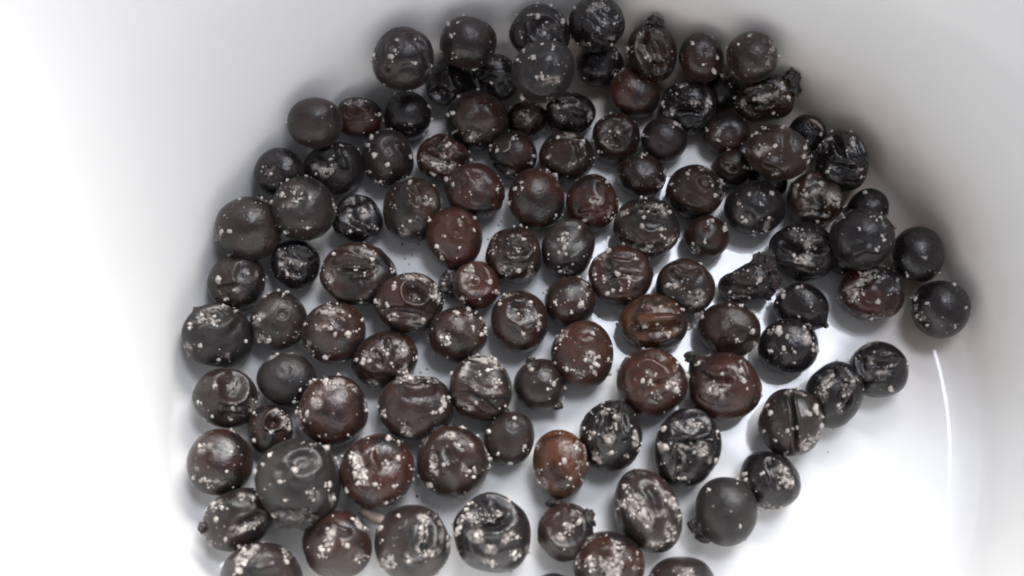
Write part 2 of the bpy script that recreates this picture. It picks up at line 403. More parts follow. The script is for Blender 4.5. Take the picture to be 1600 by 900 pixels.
b(709,371,45,50,0,1,'R',.2,[('D',700,392,18,2),('K',714,340,722,358,10,2)],[(716,353,5,6,1.6,0),(740,360,4.5),(685,389,7,9,.8,20),(716,384,3,2,.5,0),(696,369,3.5),(741,341,3.5),(690,401,4)],9,'smooth reddish-brown berry with a jagged crown at its top, left of centre')
b(837,312,46,49,0,1,'R',.12,[('D',830,330,20,1.5)],[(806,295,5.5),(794,309,4),(816,286,3.5),(817,294,3.5),(862,266,8,12,1.2,-30),(868,274,6),(868,336,4.5),(797,318,3.5)],6,'smoothest large brown berry, soft white sheen on its top, centre of the pile')
b(802,397,45,45,0,1,'B',.5,[('R',809,388,17,8,1.25,0),('K',795,370,830,372,6,3,-3),('K',790,404,826,404,6,2,4)],[(809,393,4),(811,370,8,8,2.4,0),(770,390,10,22,.8,-25),(771,369,6,8,1,30),(834,388,4),(788,420,12,12,1.8,-20),(828,426,12,14,.5,-10),(810,422,5)],20,'brown berry with a small lip-shaped navel, just left of centre')
b(925,318,42,44,0,1,'R',.5,[('D',915,310,18,5),('K',935,290,940,322,5,4,5),('K',905,330,936,330,5,3,4),('D',955,305,10,4)],[(926,311,7,12,1.2,-15),(947,285,6),(951,335,10,16,1,-30),(918,337,6,6),(967,318,6,7,.5,30),(913,345,4.5)],14,'caramel-tinged dented berry right of the smoothest brown one')
b(1002,273,39,35,0,0,'B',.2,[('D',1010,262,12,1.5)],[(983,256,4,3,2,0),(1006,242,5),(1005,290,7,5,2,0),(1038,270,5.5),(1032,292,9,10,.4,0),(998,241,8,7,2,0)],9,'dark berry squeezed between the hollow-rimmed one and the large cracked one')
b(1009,355,52,50,-15,1,'B',.7,[('C',996,318,1038,328,5,5,-4),('K',985,335,1050,345,9,3,4),('C',980,378,1040,380,5,6,-6),('X',1020,388,20)],[(1025,325,14,24,2.8,-10),(975,331,8,8,2,0),(1007,340,4.5),(1004,353,4.5),(1032,358,5.5),(1034,369,4),(1012,385,12,14,1.8,0),(1044,374,9,12,.8,-60),(1002,309,4)],18,'large brown berry with a cracked crusty underside, right of centre')
b(1085,299,46,43,0,1,'B',.2,[('R',1104,284,11,5),('K',1060,320,1090,322,10,2,4)],[(1075,273,5),(1108,284,4,4),(1095,266,4),(1050,288,3.5),(1127,285,9,18,.4,10),(1126,305,9,18,1,0),(1105,257,8,9,2.4,0)],10,'smooth berry with a tiny pit near its right side, salt down its right edge')
b(1143,264,31,29,0,0,'B',.3,[('C',1130,256,1150,266,5,4)],[(1139,260,7,8,1.6,-30),(1163,260,4),(1166,283,5),(1167,262,3.5)],5,'small brown berry left below the large speckled oval one')
b(1200,283,32,30,0,0,'K',.4,[],[(1213,272,6,6,.8,-60)],4,'almost buried black berry below the large speckled oval')
b(1215,238,52,44,-8,1,'B',.45,[('D',1198,228,12,3),('K',1190,250,1225,265,8,3,4),('D',1238,220,12,3)],[(1195,231,12,26,2.2,5),(1225,198,7,7),(1194,201,6),(1182,209,5),(1214,272,8,9,.8,-45),(1260,238,8,14,.35,5),(1262,251,5),(1202,243,6,5),(1175,213,3.5),(1255,244,5)],14,'large oval brown berry speckled with salt, right part of the heap')
b(1262,208,31,29,0,0,'K',.5,[('C',1266,190,1284,206,4,4)],[(1275,193,9,10,2,-25),(1284,204,6,6)],6,'black berry behind the large speckled oval, pink-tan flake on it')
b(1316,252,43,48,10,1,'K',.9,[('C',1300,214,1318,240,6,5),('K',1318,212,1328,250,5,4,-3),('K',1300,252,1340,256,6,4),('D',1312,258,12,5),('C',1335,215,1350,250,6,4)],[(1331,224,6),(1326,233,8,12,.6,-20),(1341,264,6,9,.5,10),(1345,276,4.5),(1286,224,11,16,.6,-35),(1296,262,8,5),(1332,217,3.5)],14,'faceted black berry at the upper right edge of the pile')
b(1271,314,44,43,0,1,'B',.7,[('R',1268,296,24,6,1.5,10),('K',1282,300,1288,320,4,4),('X',1268,340,16),('C',1250,332,1292,336,5,5,5)],[(1268,297,15,36,1.8,15),(1259,304,5.5),(1301,312,12,34,.8,30),(1293,319,4),(1309,318,5),(1232,293,9,16,.8,10),(1246,291,4),(1270,330,13,16,2.2,10),(1290,336,7,7),(1278,345,4)],16,'berry heavily crusted in two thick salt clusters, right side of heap')
b(1180,326,48,43,0,1,'K',.3,[('D',1165,340,12,4),('K',1190,310,1200,318,9,1.5),('D',1200,350,10,3)],[(1171,304,5),(1205,303,5),(1156,319,4.5),(1190,341,6,6),(1204,344,6,7),(1178,366,5),(1166,343,8,8),(1195,360,6,7,2,0),(1192,305,3),(1191,320,3)],14,'black berry with thinly scattered single grains, left of the heavily crusted one')
b(1358,325,32,30,0,0,'K',.3,[],[(1354,301,5,4),(1378,330,6,6)],3,'black berry peeking out behind the plain matt black one at the right')
b(1255,394,55,45,-10,1,'K',.6,[('K',1222,362,1290,376,6,7,-10),('C',1222,380,1290,388,6,6,-8),('K',1215,408,1280,420,8,3,6)],[(1253,368,15,30,2.6,-20),(1265,390,9,18,1,0),(1252,404,13,26,1.6,20),(1283,373,5,4),(1303,377,5,5),(1302,391,5,4,.6,0),(1236,360,8,8,2.5,-15),(1244,407,7,8)],14,'broad black berry with a long wavy ridge and three salt heaps, right side')
b(1318,400,33,31,0,0,'K',.3,[],[(1318,422,5,4)],3,'black berry shaded under the plain matt black one')
b(1347,373,51,48,0,1,'K',.12,[('D',1340,380,18,2),('K',1330,398,1375,392,8,3,5)],[(1374,340,5.5),(1369,390,4.5),(1378,368,4),(1381,374,4),(1313,342,7,8,1.5,30),(1325,328,7,6,3,15),(1362,340,8,6,1,-40),(1380,352,6,8,.4,10),(1342,356,3)],6,'plain matt black berry, large, upper neighbour of the crusted brown one at right')
b(1433,397,44,46,0,1,'K',.12,[],[(1418,429,4),(1459,421,4,4),(1445,402,3)],3,'smooth black berry with hardly any salt, second from the right end of pile')
b(1470,482,48,47,0,1,'K',.15,[('X',1438,495,7)],[(1496,446,7,6,1.6,-35),(1448,474,4.5),(1509,486,5,3,.5,0),(1431,468,4),(1429,481,7,8),(1440,495,8,14,.6,40),(1431,467,5),(1492,508,3),(1449,508,3)],8,'round black berry farthest right in the bowl')
b(1362,457,52,45,0,1,'R',.35,[('R',1372,462,28,4,1.3,0),('D',1345,436,14,4)],[(1350,430,15,44,.6,-40),(1334,463,13,34,.8,20),(1372,471,7),(1348,459,5),(1401,449,6,5,.4,0),(1385,462,7,6,2,0),(1366,496,9,14,2.6,5),(1310,465,4.5),(1320,453,5,4),(1372,433,4),(1385,421,5,6,.6,30)],10,'brown berry with frosty salt patches, standing apart right of middle')
b(1103,372,36,36,0,1,'R',.25,[('D',1100,358,12,2),('X',1088,388,8)],[(1113,345,5.5),(1131,358,7),(1083,381,5),(1088,391,9,12,.8,0),(1102,379,4),(1106,346,4)],8,'small reddish berry with a bright crystal on its right shoulder')
b(1070,446,47,45,0,0,'B',.5,[('D',1062,440,24,9),('K',1050,420,1092,424,7,5,-6),('X',1082,468,20)],[(1058,446,10,16,1.8,-10),(1045,446,5),(1056,448,4.5),(1072,440,7,9),(1090,492,8),(1084,465,16,16,1.6,10),(1098,410,3)],14,'dark brown berry with a wide sunken cavity, right of centre')
b(970,429,49,46,0,1,'R',.5,[('R',968,420,26,6,1.6,0),('K',950,404,995,406,7,4,-3),('C',946,432,1000,432,6,3,3)],[(965,427,8),(982,434,6),(983,441,4),(944,435,7,7),(951,392,6),(936,402,8,10,2,25),(930,424,6,9,.5,0),(992,404,4),(950,458,5),(959,453,4),(970,453,3)],12,'brown berry with two squarish pale crystals in its shallow fold, centre right')
b(888,389,41,46,0,1,'P',.25,[('R',889,372,32,7,1.15,0),('X',905,410,0.1)],[(884,375,13,40),(902,360,6,8),(887,366,4),(873,394,5),(913,400,5,4),(884,424,8,12),(858,400,4,3),(885,397,4),(882,387,5)],12,'drum-shaped berry with a flat dished top rimmed in light, centre')
b(892,470,41,40,10,0,'B',.15,[('D',905,458,16,1.5)],[(907,476,7),(909,453,4),(917,460,5),(913,441,7,8,1,-30),(868,473,4),(893,489,3.5),(854,459,3),(912,405,4)],5,'smooth dark berry with one oval crystal, between the dished berry and the red one')
b(708,441,22,22,0,0,'K',1.2,[('X',706,440,22)],[(694,453,11,20,.6,30),(712,456,7,8),(702,428,8,9)],10,'small dried-up scab-like berry stuck to the left of a shiny red one')
b(746,448,37,36,0,1,'R',.35,[('R',742,436,22,6,1,0),('X',718,448,9)],[(733,419,8,12,.9,20),(765,441,5),(774,456,4),(723,466,5.5),(740,437,5,5),(738,424,6)],7,'small reddish berry with shiny dimple, above centre-left, touching a scab')
b(371,440,49,46,10,0,'P',.4,[('R',388,428,19,6,1.1,0),('D',342,455,14,4),('C',350,450,372,446,6,3)],[(388,426,9,6),(342,438,8),(363,395,10,22,1.6,-20),(366,455,6,8),(352,468,4),(411,437,4),(341,455,6,4)],9,'dark berry at the left edge with a round lighter ring like an eye')
b(436,502,46,46,0,1,'P',.25,[('R',441,491,10,2),('D',430,500,18,1.5)],[(401,500,8,14,.6,-25),(409,530,12,32,1.6,10),(421,531,6),(418,457,5),(414,464,4.5),(443,461,3),(453,454,5,4,2,0),(465,525,8,10,.7,-35),(455,545,7,8,2,0),(405,532,5)],12,'purplish round berry with salt around its lower left, left of middle')
b(523,521,50,50,0,1,'B',.25,[('D',520,486,16,3),('K',528,495,540,505,8,2)],[(520,484,15,70,1.5,-10),(543,521,8),(518,513,6.5),(523,522,5.5),(502,511,9,14,2,-10),(509,557,6),(537,563,5,4),(485,548,8,8,.6,30),(477,507,3.5),(556,517,4),(565,501,3)],14,'brown berry with one thick white salt patch on top, left of middle')
b(340,527,59,50,-12,1,'G',.45,[('K',318,515,365,498,9,5,-8),('C',300,505,340,498,8,6,8),('D',350,545,16,3),('K',296,540,330,570,5,2,-4),('N',309,489,10,8)],[(320,492,12,20,1.8,20),(335,503,9,30,1.2,40),(315,500,6),(315,540,6),(298,509,7,8,1,30),(293,548,12,20,.6,-30),(367,487,6),(342,561,5),(357,558,7,8,.6,30),(383,534,4),(346,483,8,14,2,20)],14,'broad grey folded berry farthest left in the bowl')
b(448,592,46,43,0,0,'G',.12,[('R',445,577,12,3)],[(486,597,8,9,1.4,35),(484,598,6),(420,626,4.5),(460,627,4.5),(469,610,4.5),(421,552,8,12,2,10),(454,545,7,8,2,0),(432,550,5)],6,'matt grey berry with a faint round navel, left side')
b(353,624,51,47,0,1,'P',.5,[('R',364,606,20,5,1,0),('D',358,652,18,7),('K',340,640,378,640,5,3,-4)],[(360,605,8,12),(337,603,5),(315,634,8,14,.5,30),(321,655,5),(364,636,5),(332,650,3.5),(404,613,5),(395,632,10,16,1,0),(362,655,4)],10,'dark berry with a pale ring and a dark hollow below it, left edge')
b(640,474,54,48,0,1,'B',.45,[('R',647,457,19,9,1,0),('C',600,486,670,492,7,4,6),('X',655,505,12)],[(617,450,6),(642,433,14,22,2.6,-8),(649,464,7,8),(606,477,6),(594,474,7,9,.5,-15),(588,471,5),(681,459,12,28,.8,0),(679,464,5),(684,472,5),(614,495,8,10,1.6,0),(654,504,11,14),(678,444,3.5)],16,'glossy brown berry with a bright doughnut-shaped navel, left of middle')
b(602,563,52,44,18,1,'B',.55,[('K',606,530,612,555,6,4),('C',588,545,596,570,7,4),('D',625,545,12,4),('K',575,580,625,588,7,2,4)],[(628,543,11,36,.8,30),(597,546,6,9,2,-5),(605,553,5),(572,557,9,16),(567,567,6),(581,600,9,30,1.6,0),(628,585,10,36,.9,-10),(611,568,4.5),(559,562,4),(633,590,7),(592,603,7,10),(650,559,4)],12,'lopsided brown berry dusted on both flanks, left of middle')
b(715,523,48,43,0,1,'B',.35,[('X',742,508,17),('D',742,506,14,2)],[(697,530,10,34,1,30),(714,490,7),(732,484,5.5),(746,486,4),(733,494,7,9),(738,512,5),(757,519,5),(749,525,5,4),(666,530,5.5),(755,500,7,7),(758,513,4)],14,'brown berry with a clean salt star low on its left and rough right shoulder')
b(810,502,47,47,0,1,'B',.25,[('R',812,487,22,4,1.2,-20),('D',812,492,10,2),('K',800,470,820,468,6,2,-3)],[(841,503,9,14,.4,5),(842,507,6),(810,492,4),(782,475,5),(797,460,8,8,2.4,0),(826,487,3.5),(818,522,4.5),(791,463,3.5),(829,473,4)],8,'dark round berry with faint concentric folds, dead centre')
b(750,605,51,52,0,1,'B',.4,[('D',757,572,22,5),('X',755,572,20),('C',715,615,770,640,7,3,6),('K',730,600,790,615,7,3,-8)],[(728,572,10,46,.45,-25),(729,577,5),(755,557,17,60,2.8,-20),(756,566,7),(776,573,8,20,1.4,-30),(745,586,5,4),(763,580,4.5),(776,598,9,30,1.2,-25),(799,600,8,12,.5,0),(703,583,6),(727,635,9,12,1.6,0),(743,629,4),(788,634,4),(745,551,6)],16,'brown berry with a salt-rimmed crater at its top, just below centre')
b(844,601,41,41,0,1,'P',.12,[('R',832,571,13,4),('D',850,610,18,1),('N',829,564,7,6),('N',872,634,8,6)],[(831,579,6),(865,599,5),(876,632,10,8,1.6,30),(856,607,3),(882,606,4)],5,'small smooth purple-grey berry with a stub at its upper left, centre')
b(912,554,50,53,0,1,'R',.3,[('K',900,528,930,530,10,3,-5),('D',915,570,18,5),('X',905,580,12)],[(925,521,7),(876,527,12,22,.7,-35),(925,560,12,30,1.2,-30),(931,569,7),(887,575,5),(905,582,9,12),(928,579,6),(866,548,5,5,.5,0),(950,561,5),(924,574,4),(952,584,4),(868,568,4)],12,'shiny red-brown berry with grains sunk in its lower front, centre')
b(1023,504,55,43,0,1,'O',.35,[('C',988,513,1062,511,10,7,-3),('K',992,497,1056,494,7,2.5,-3),('D',1030,470,12,2)],[(1007,510,8),(1031,521,7,6,1.6,10),(1043,524,5),(1033,478,5,7),(1028,507,6,6,3,0),(1065,483,5,5),(968,513,8,10,.6,0),(1004,513,8,8)],8,'orange-brown berry with a long horizontal slit, the palest one above the dented pair')
b(1016,596,55,53,0,1,'R',.5,[('R',1012,590,26,6,1.2,20),('D',1034,560,16,5),('C',1025,598,1060,592,6,4),('X',1025,622,12),('D',1000,612,12,3)],[(1007,583,7,8,1.4,0),(1022,584,6,6),(1005,595,6),(1016,596,5),(1050,601,11,32,.6,-35),(1055,608,7),(1058,568,4.5),(1026,620,10,20),(980,558,4.5),(966,578,4),(1013,542,8,8,2.4,0),(1076,588,5.5)],12,'brown berry with several dents and salt cluster on right, below the slit orange one')
b(1161,447,37,29,10,0,'K',.8,[('K',1140,430,1175,424,6,3,-4),('C',1132,445,1180,452,6,4),('X',1160,450,26),('N',1186,407,11,12),('N',1199,419,14,16),('N',1206,438,13,19),('N',1200,458,10,10)],[(1154,428,6,6,1.4,30),(1146,419,4,4),(1167,421,5,5),(1186,438,5),(1141,460,8,12),(1223,425,5,5,.5,0),(1216,441,4),(1190,412,4),(1174,453,5,5),(1130,466,5,5),(1160,465,8,10,3,0)],22,'shrivelled black berry curling into a hook, right of middle')
b(1252,481,43,39,0,0,'K',.15,[('D',1245,470,16,1.5),('N',1290,508,4,5)],[(1249,451,7,7,1.6,0),(1269,481,5,4),(1219,458,8,8,.7,-30),(1225,463,5),(1249,495,3),(1262,507,4),(1215,473,3),(1212,460,4)],6,'smooth black berry directly right of the hooked one')
b(1141,513,49,43,0,1,'B',.25,[('R',1153,538,22,5,1.5,0),('D',1120,500,14,1)],[(1175,517,6),(1151,530,4.5),(1140,478,5),(1157,479,4.5),(1145,503,5,4),(1184,482,8,10,.7,-30),(1180,540,6,9),(1186,500,5,5),(1098,496,5),(1106,560,4)],9,'brown berry with soft white sheen and dented lower edge, left of grainy black one')
b(1231,541,46,44,0,1,'K',.15,[('D',1215,560,16,1.5)],[(1218,519,10),(1231,526,6),(1224,544,6.5),(1205,518,6,7,2,0),(1258,514,7,9),(1262,528,9,22),(1271,544,8,12,.6,0),(1241,550,5),(1247,525,4),(1214,497,6,6,2,0),(1237,569,6,6),(1206,548,4),(1262,531,5),(1270,547,5)],10,'black berry dotted with big round grains, below the smooth one by the hook')
b(1132,606,58,55,0,1,'R',.6,[('K',1103,580,1142,582,6,5,-5),('K',1140,582,1150,600,5,4),('C',1105,588,1140,596,7,4),('K',1158,560,1170,590,5,3),('N',1080,556,10,9)],[(1120,606,13,18),(1126,609,4),(1109,609,4),(1156,581,6),(1161,595,6),(1152,569,5,5),(1166,608,4.5),(1076,588,6),(1080,555,6,7),(1093,565,8,12,2.2,15),(1102,550,6,8,2,0),(1128,585,3.5)],12,'large brown berry with raised folds and a stem stub at its upper left')
b(1302,616,47,52,-25,0,'K',.5,[('K',1305,575,1318,630,6,7,14),('C',1318,590,1322,640,5,5,6),('K',1268,588,1300,576,6,3,-4)],[(1292,598,10,26,.7,-45),(1284,612,10,28,1.4,20),(1325,605,9,14,.35,20),(1312,640,8,14,.4,-10),(1340,594,7,9,1.6,0),(1319,618,8,10,.35,10),(1300,588,5)],12,'black berry crossed by a bent ridge, between two others on the right')
b(1373,578,48,45,0,1,'K',.5,[('K',1342,550,1350,590,5,6,-6),('K',1346,552,1400,560,5,5,-6),('K',1350,592,1400,588,5,5,6),('D',1372,574,20,5)],[(1374,580,12,16,1.6,-40),(1360,567,8,10,.6,30),(1359,534,8,8,2,0),(1372,533,4),(1391,571,5),(1417,570,4.5),(1390,606,5.5),(1378,608,4,3),(1384,585,6,6)],10,'black berry framed by raised folds, outermost of the chain of three at right')
b(1236,660,53,53,0,1,'P',.3,[('C',1234,612,1243,700,4,9,3),('D',1245,640,16,2)],[(1200,634,5),(1205,646,6),(1194,672,5),(1274,641,9),(1283,650,7,9,.6,0),(1282,666,6.5),(1279,682,8,20,.5,-20),(1259,693,14,40,1,30),(1246,668,6),(1232,672,5),(1259,646,5),(1264,648,5),(1251,615,10,16,2.4,-20),(1232,614,7,9),(1213,688,4),(1230,700,6,5),(1257,700,6),(1226,708,4)],18,'salt-speckled berry split by a thin dark vertical seam, lower right')
b(1203,751,49,44,-45,0,'K',.35,[('C',1205,722,1216,758,9,6,3),('D',1194,737,16,1)],[(1225,745,15,60,.7,25),(1233,755,9,26),(1194,739,3.5),(1163,747,9,14,.5,35),(1177,767,6,6),(1197,790,7,10,.6,0),(1219,791,5),(1165,740,6)],7,'oval black berry with a white salt smear, lower right end')
b(1133,799,50,54,0,1,'G',.18,[('D',1120,790,24,1.5),('N',1090,822,13,14),('N',1100,838,14,8)],[(1088,813,6),(1109,766,4),(1153,749,6),(1104,842,5,5),(1156,822,4),(1181,802,5,4,.5,0),(1143,802,4,3)],6,'smooth purplish-grey berry with a ragged tuft at its lower left')
b(1075,699,51,63,-5,0,'K',.6,[('R',1080,662,25,8,1.15,0),('C',1052,690,1112,684,6,6,-4),('K',1055,702,1095,694,6,4,-5),('D',1070,720,14,4),('C',1062,695,1056,745,5,4)],[(1080,665,10,34,1.4,-20),(1092,663,8,14,1.4,20),(1038,671,7),(1036,697,10,30,1.4,-15),(1042,699,7),(1117,720,7),(1094,705,11,24,2,-30),(1066,712,8,18,.4,10),(1070,745,9,14,2,10),(1121,682,7,10,.5,0),(1075,697,10,12,2.6,0),(1060,728,6,8),(1038,725,5,4)],16,'two-lobed wrinkled black berry with salt in its upper hollow, right of middle')
b(955,679,49,62,-8,1,'K',.45,[('R',957,660,28,8,1,60),('K',938,640,938,670,6,5,3),('K',974,630,972,675,5,6,-4),('C',955,640,960,680,7,5),('K',945,690,980,680,5,4,4)],[(959,674,10,30,.6,-25),(944,640,8,14,1.8,-20),(952,645,6,6),(955,706,6),(994,690,12,28,.4,0),(926,679,7,9),(925,643,5,6),(913,669,4),(930,712,10,14,.5,35),(952,688,5),(960,652,5),(981,712,6,8),(942,630,5)],14,'tall glossy black berry with nested bright folds, lower middle')
b(1011,800,50,67,24,1,'P',.4,[('C',1010,760,1028,800,10,4,4),('K',985,770,1012,815,5,3),('N',995,745,20,9),('K',1040,770,1060,810,5,3,4)],[(994,796,20,60,.35,35),(975,788,12,36,2.4,-5),(976,761,6.5),(988,775,10,16,.5,25),(1046,831,14,46,.6,10),(1023,849,12,26,1.8,0),(1050,787,12,30,.35,35),(1027,760,8,12,.5,35),(1003,763,6,6),(1002,777,5,5),(1058,808,8,10,.5,30)],8,'elongated slanted berry with a bold white salt streak, lower middle')
b(874,725,43,55,0,1,'O',.25,[('C',900,690,904,740,5,6,3),('K',908,695,910,740,5,2),('D',870,730,14,1)],[(900,695,6,16,.5,0),(904,704,8,18,.4,0),(904,728,6,12,.4,0),(882,721,6.5),(838,694,8,10,.8,0),(839,735,7,8,1.6,0),(848,753,9,12,.8,30),(912,748,6,6),(916,725,4),(886,747,5,6),(891,758,5,5),(871,674,6,4)],8,'orange-brown upright berry with a long seam on its right side, lower middle')
b(797,684,40,43,0,0,'P',.12,[('D',795,700,18,1),('K',800,658,812,668,8,1),('N',788,643,7,5)],[(765,675,4.5),(777,652,6,6,1.6,0),(803,654,4),(819,698,5),(779,709,4),(797,723,5),(834,693,5,4,2,0)],5,'small smooth purple-brown berry just left of the upright orange one')
b(709,722,58,56,0,1,'B',.35,[('C',676,705,680,740,8,5,2),('D',738,738,16,4),('K',705,690,725,710,12,2),('N',683,671,11,7)],[(678,727,10,64,.38,-5),(674,700,5,6),(703,680,10,26,1.6,0),(708,680,6),(732,739,9,14),(744,737,7,10),(673,758,8),(694,727,5),(655,683,8,12,.6,-20),(656,682,6),(766,705,8,16,.5,0),(767,718,7),(766,728,5),(748,679,5,4),(722,668,4),(735,696,4),(715,692,5,5),(759,758,7,10,1.2,40)],12,'large brown berry with a narrow salt-filled groove on its left, lower left of centre')
b(592,736,58,60,0,1,'R',.35,[('C',556,700,572,755,9,5,3),('D',608,722,18,5),('K',582,705,590,730,7,4,-4)],[(554,720,12,60,.6,25),(565,742,14,84,.8,20),(570,752,8,20),(606,726,8,26,1.1,20),(620,715,7),(606,686,7),(569,684,6,8,1.4,0),(588,756,6),(626,781,8,16,.8,20),(622,691,5),(645,735,5,5),(543,765,6),(615,760,4),(611,783,8,10,2,0),(584,703,4)],12,'warm brown berry with large frosted salt drift on its left flank, lower left')
b(650,636,58,53,0,1,'B',.35,[('K',625,603,680,602,10,4,-6),('C',632,592,690,590,7,6,-4),('D',645,655,20,3),('D',634,668,12,3)],[(637,592,14,50,2.4,0),(672,590,9,12,1.6,0),(634,668,9,20,.9,0),(600,646,7,14,1.3,20),(693,630,9,20,.6,0),(694,631,6),(676,644,4),(604,672,9,12,1,40),(701,622,6,8),(592,636,4),(688,640,6)],12,'glossy brown berry with a salty trough across its top, left of middle')
b(520,641,56,55,0,1,'R',.2,[('D',515,660,22,1.5),('D',515,605,14,2)],[(517,601,11,44,1.2,0),(532,600,8,22,1,0),(498,614,7,9,1.6,0),(493,626,8,10,.7,30),(481,645,6),(470,648,6,8,.6,0),(570,632,7,12,.4,0),(502,675,6,6),(544,682,6,6,1.6,0),(549,606,7,8,2,0),(529,586,6,6),(457,645,7),(508,596,6),(470,659,10,18,.7,25),(471,671,6),(508,697,6,5)],12,'shiny brown berry with salt crumbs around a bright top, left side')
b(422,673,37,41,0,0,'B',.5,[('R',427,660,14,8,1.2,40),('D',415,680,12,2)],[(449,661,11,44,.6,25),(423,672,5,6),(398,688,4),(436,647,9,16,1.8,-10),(397,646,3),(452,667,6)],8,'small puckered berry squeezed between larger ones at the left')
b(343,722,51,54,0,1,'B',.15,[('D',330,752,20,3),('D',345,700,18,1)],[(320,699,8,14,1.8,10),(329,751,10,44,2.6,-10),(330,762,6,8),(360,672,5),(362,759,6,6),(304,747,5),(354,735,3)],5,'smooth brown berry with a crescent of salt low on it, left edge')
b(373,810,60,47,32,0,'P',.4,[('C',370,828,408,806,8,6,3),('K',350,785,395,790,12,2,-5),('N',318,826,7,9)],[(388,822,16,40,3,30),(376,775,7,9),(395,776,7,9,1.6,-20),(332,792,9,18,.6,-20),(333,790,6),(338,813,6),(346,794,4),(323,812,6,5),(321,834,6,8,.6,0),(353,843,5),(375,853,4),(398,765,4),(330,848,6,7)],10,'oval slanted berry with a frosted groove, low at the left edge')
b(466,752,66,69,0,1,'G',.22,[('R',470,718,24,8,1.15,10),('D',440,738,12,5),('K',448,724,460,742,6,2),('D',488,766,18,4),('N',462,806,32,17)],[(460,735,7),(440,753,5),(487,768,9,18,1.4,10),(492,777,6,6),(447,784,5,5),(411,728,5),(422,713,4),(400,739,6),(508,699,9),(514,757,6),(520,777,9,12,.9,30),(520,776,6),(430,803,8),(471,693,5,5,1.6,0),(488,695,6,8),(478,804,7,5,2,0),(533,717,10,20,.6,20),(530,712,7)],12,'biggest berry in the bowl, matt grey with a ringed navel, lower left')
b(413,902,62,56,0,1,'P',.4,[('K',370,880,400,860,7,3,5),('D',410,895,20,3),('K',395,888,430,880,10,3,-4)],[(386,868,16,60,.35,-35),(379,877,8,18),(374,893,8),(446,862,11,40,.7,35),(447,878,6),(414,848,6,5),(378,858,8,12)],10,'frosted berry in the bottom left corner of the pile, cut by the photo edge')
b(526,852,58,55,0,1,'B',.3,[('C',500,868,522,836,12,3),('K',515,812,545,830,6,4,-6),('D',562,872,14,4)],[(510,856,14,70,.55,-35),(512,852,8,16),(516,832,7,14,1,0),(558,815,9,22,1.4,-20),(542,852,5.5),(563,873,11,34,1.4,30),(574,827,6,8),(519,808,5,5,2,0),(557,816,6)],8,'brown berry with a slanting white salt bar in its middle, bottom left')
b(645,849,60,62,0,1,'P',.3,[('C',668,815,655,868,12,7,6),('K',684,805,686,860,6,4,6),('D',620,870,14,1),('K',668,798,684,804,5,3)],[(664,812,9,26),(660,835,11,56,.5,-15),(654,858,8,26,.5,0),(663,866,7,10),(642,873,9,12,1.4,20),(676,862,7,8),(608,878,13,40,.8,-35),(622,806,5.5),(596,845,5,4),(596,825,7),(701,847,9,24,.5,0),(618,840,5,5),(690,898,8,14),(562,794,4)],10,'berry with a wide salt-packed furrow right of its centre, bottom row')
b(771,833,62,63,0,1,'K',.5,[('R',765,805,32,8,1.4,5),('K',765,787,792,800,6,5,-8),('K',738,835,752,868,7,3,-6),('C',740,812,790,818,6,4,-5),('D',800,840,18,3)],[(737,806,13,54,1.7,-12),(753,813,9,30,1,0),(776,802,9,34,1.2,30),(767,814,8,14,.7,0),(746,838,12,30,.7,40),(767,858,9,16,.8,30),(792,842,9,30),(798,833,7,10,.7,0),(807,839,5),(805,865,11,38,1.5,-10),(719,827,8,24,.7,-25),(717,829,7),(766,877,9,20,1.8,-10),(742,822,5,4),(795,783,5),(830,860,8,20,.5,0),(720,810,7,12),(735,788,5,4)],12,'large black berry with an arched fold full of salt, bottom row')
b(885,830,43,47,0,0,'B',.35,[('R',884,824,28,7,1,0),('K',878,795,905,808,6,3,-4),('N',868,786,12,7),('N',919,812,11,15)],[(888,825,11,40,.8,-30),(906,815,6),(905,818,5,6),(876,834,6,7),(880,860,5,6)],6,'small cup-shaped berry with a dark knob at its right, bottom row')
b(951,885,56,55,0,1,'B',.3,[('C',940,870,965,885,10,3),('D',965,850,12,3)],[(964,856,10,44,1.3,-10),(957,845,5,6),(924,882,11,54,.8,20),(921,872,6),(903,878,6,18,.5,0),(962,882,12,34,.7,30),(992,888,6,8),(985,874,5,5),(946,833,5,4),(915,845,14,26,.3,-45),(995,868,5,4),(960,896,10,24,2,10)],8,'brown berry at the bottom edge with pale seam of salt on its left')
b(1064,916,54,48,0,1,'P',.3,[('K',1045,885,1090,888,8,2,-4)],[(1060,892,8,8),(1072,898,10,20,2,0)],6,'berry mostly cut off by the bottom edge, rightmost along it')
b(868,931,38,37,0,0,'K',.3,[],[(880,896,5,5)],3,'black sliver of a berry at the bottom edge, below the cup-shaped one')

SALT_IN, PLACED = [], []

def frame_of(c):
    z = (CAM - c).normalized()
    x = (CR - z * CR.dot(z)).normalized()
    y = z.cross(x)
    return x, y, z

def px_to_local(px, py):
    """2x2 matrix turning offsets in the photograph (y up, pixels at depth 1 = F_PX) into the berry's facing frame"""
    rx, ry = (px - 800) / F_PX, -(py - 450) / F_PX
    rr = math.hypot(rx, ry)
    k = math.sqrt(1 + rr * rr)
    if rr < 1e-6:
        return np.eye(2)
    e = np.array([rx, ry]) / rr
    return np.eye(2) + (1 / k - 1) * np.outer(e, e)

GRAINS = []
_g = np.random.default_rng(5)
for lev in (1, 1, 1, 1, 2, 2, 2, 2):
    V, F = ICO[lev]
    q = np.sign(V) * np.abs(V) ** 0.72                        # a bit cubic, like worn salt
    q = q * (1 + _g.uniform(-0.26, 0.26, size=(len(V), 1)))
    GRAINS.append((lev, q, F))

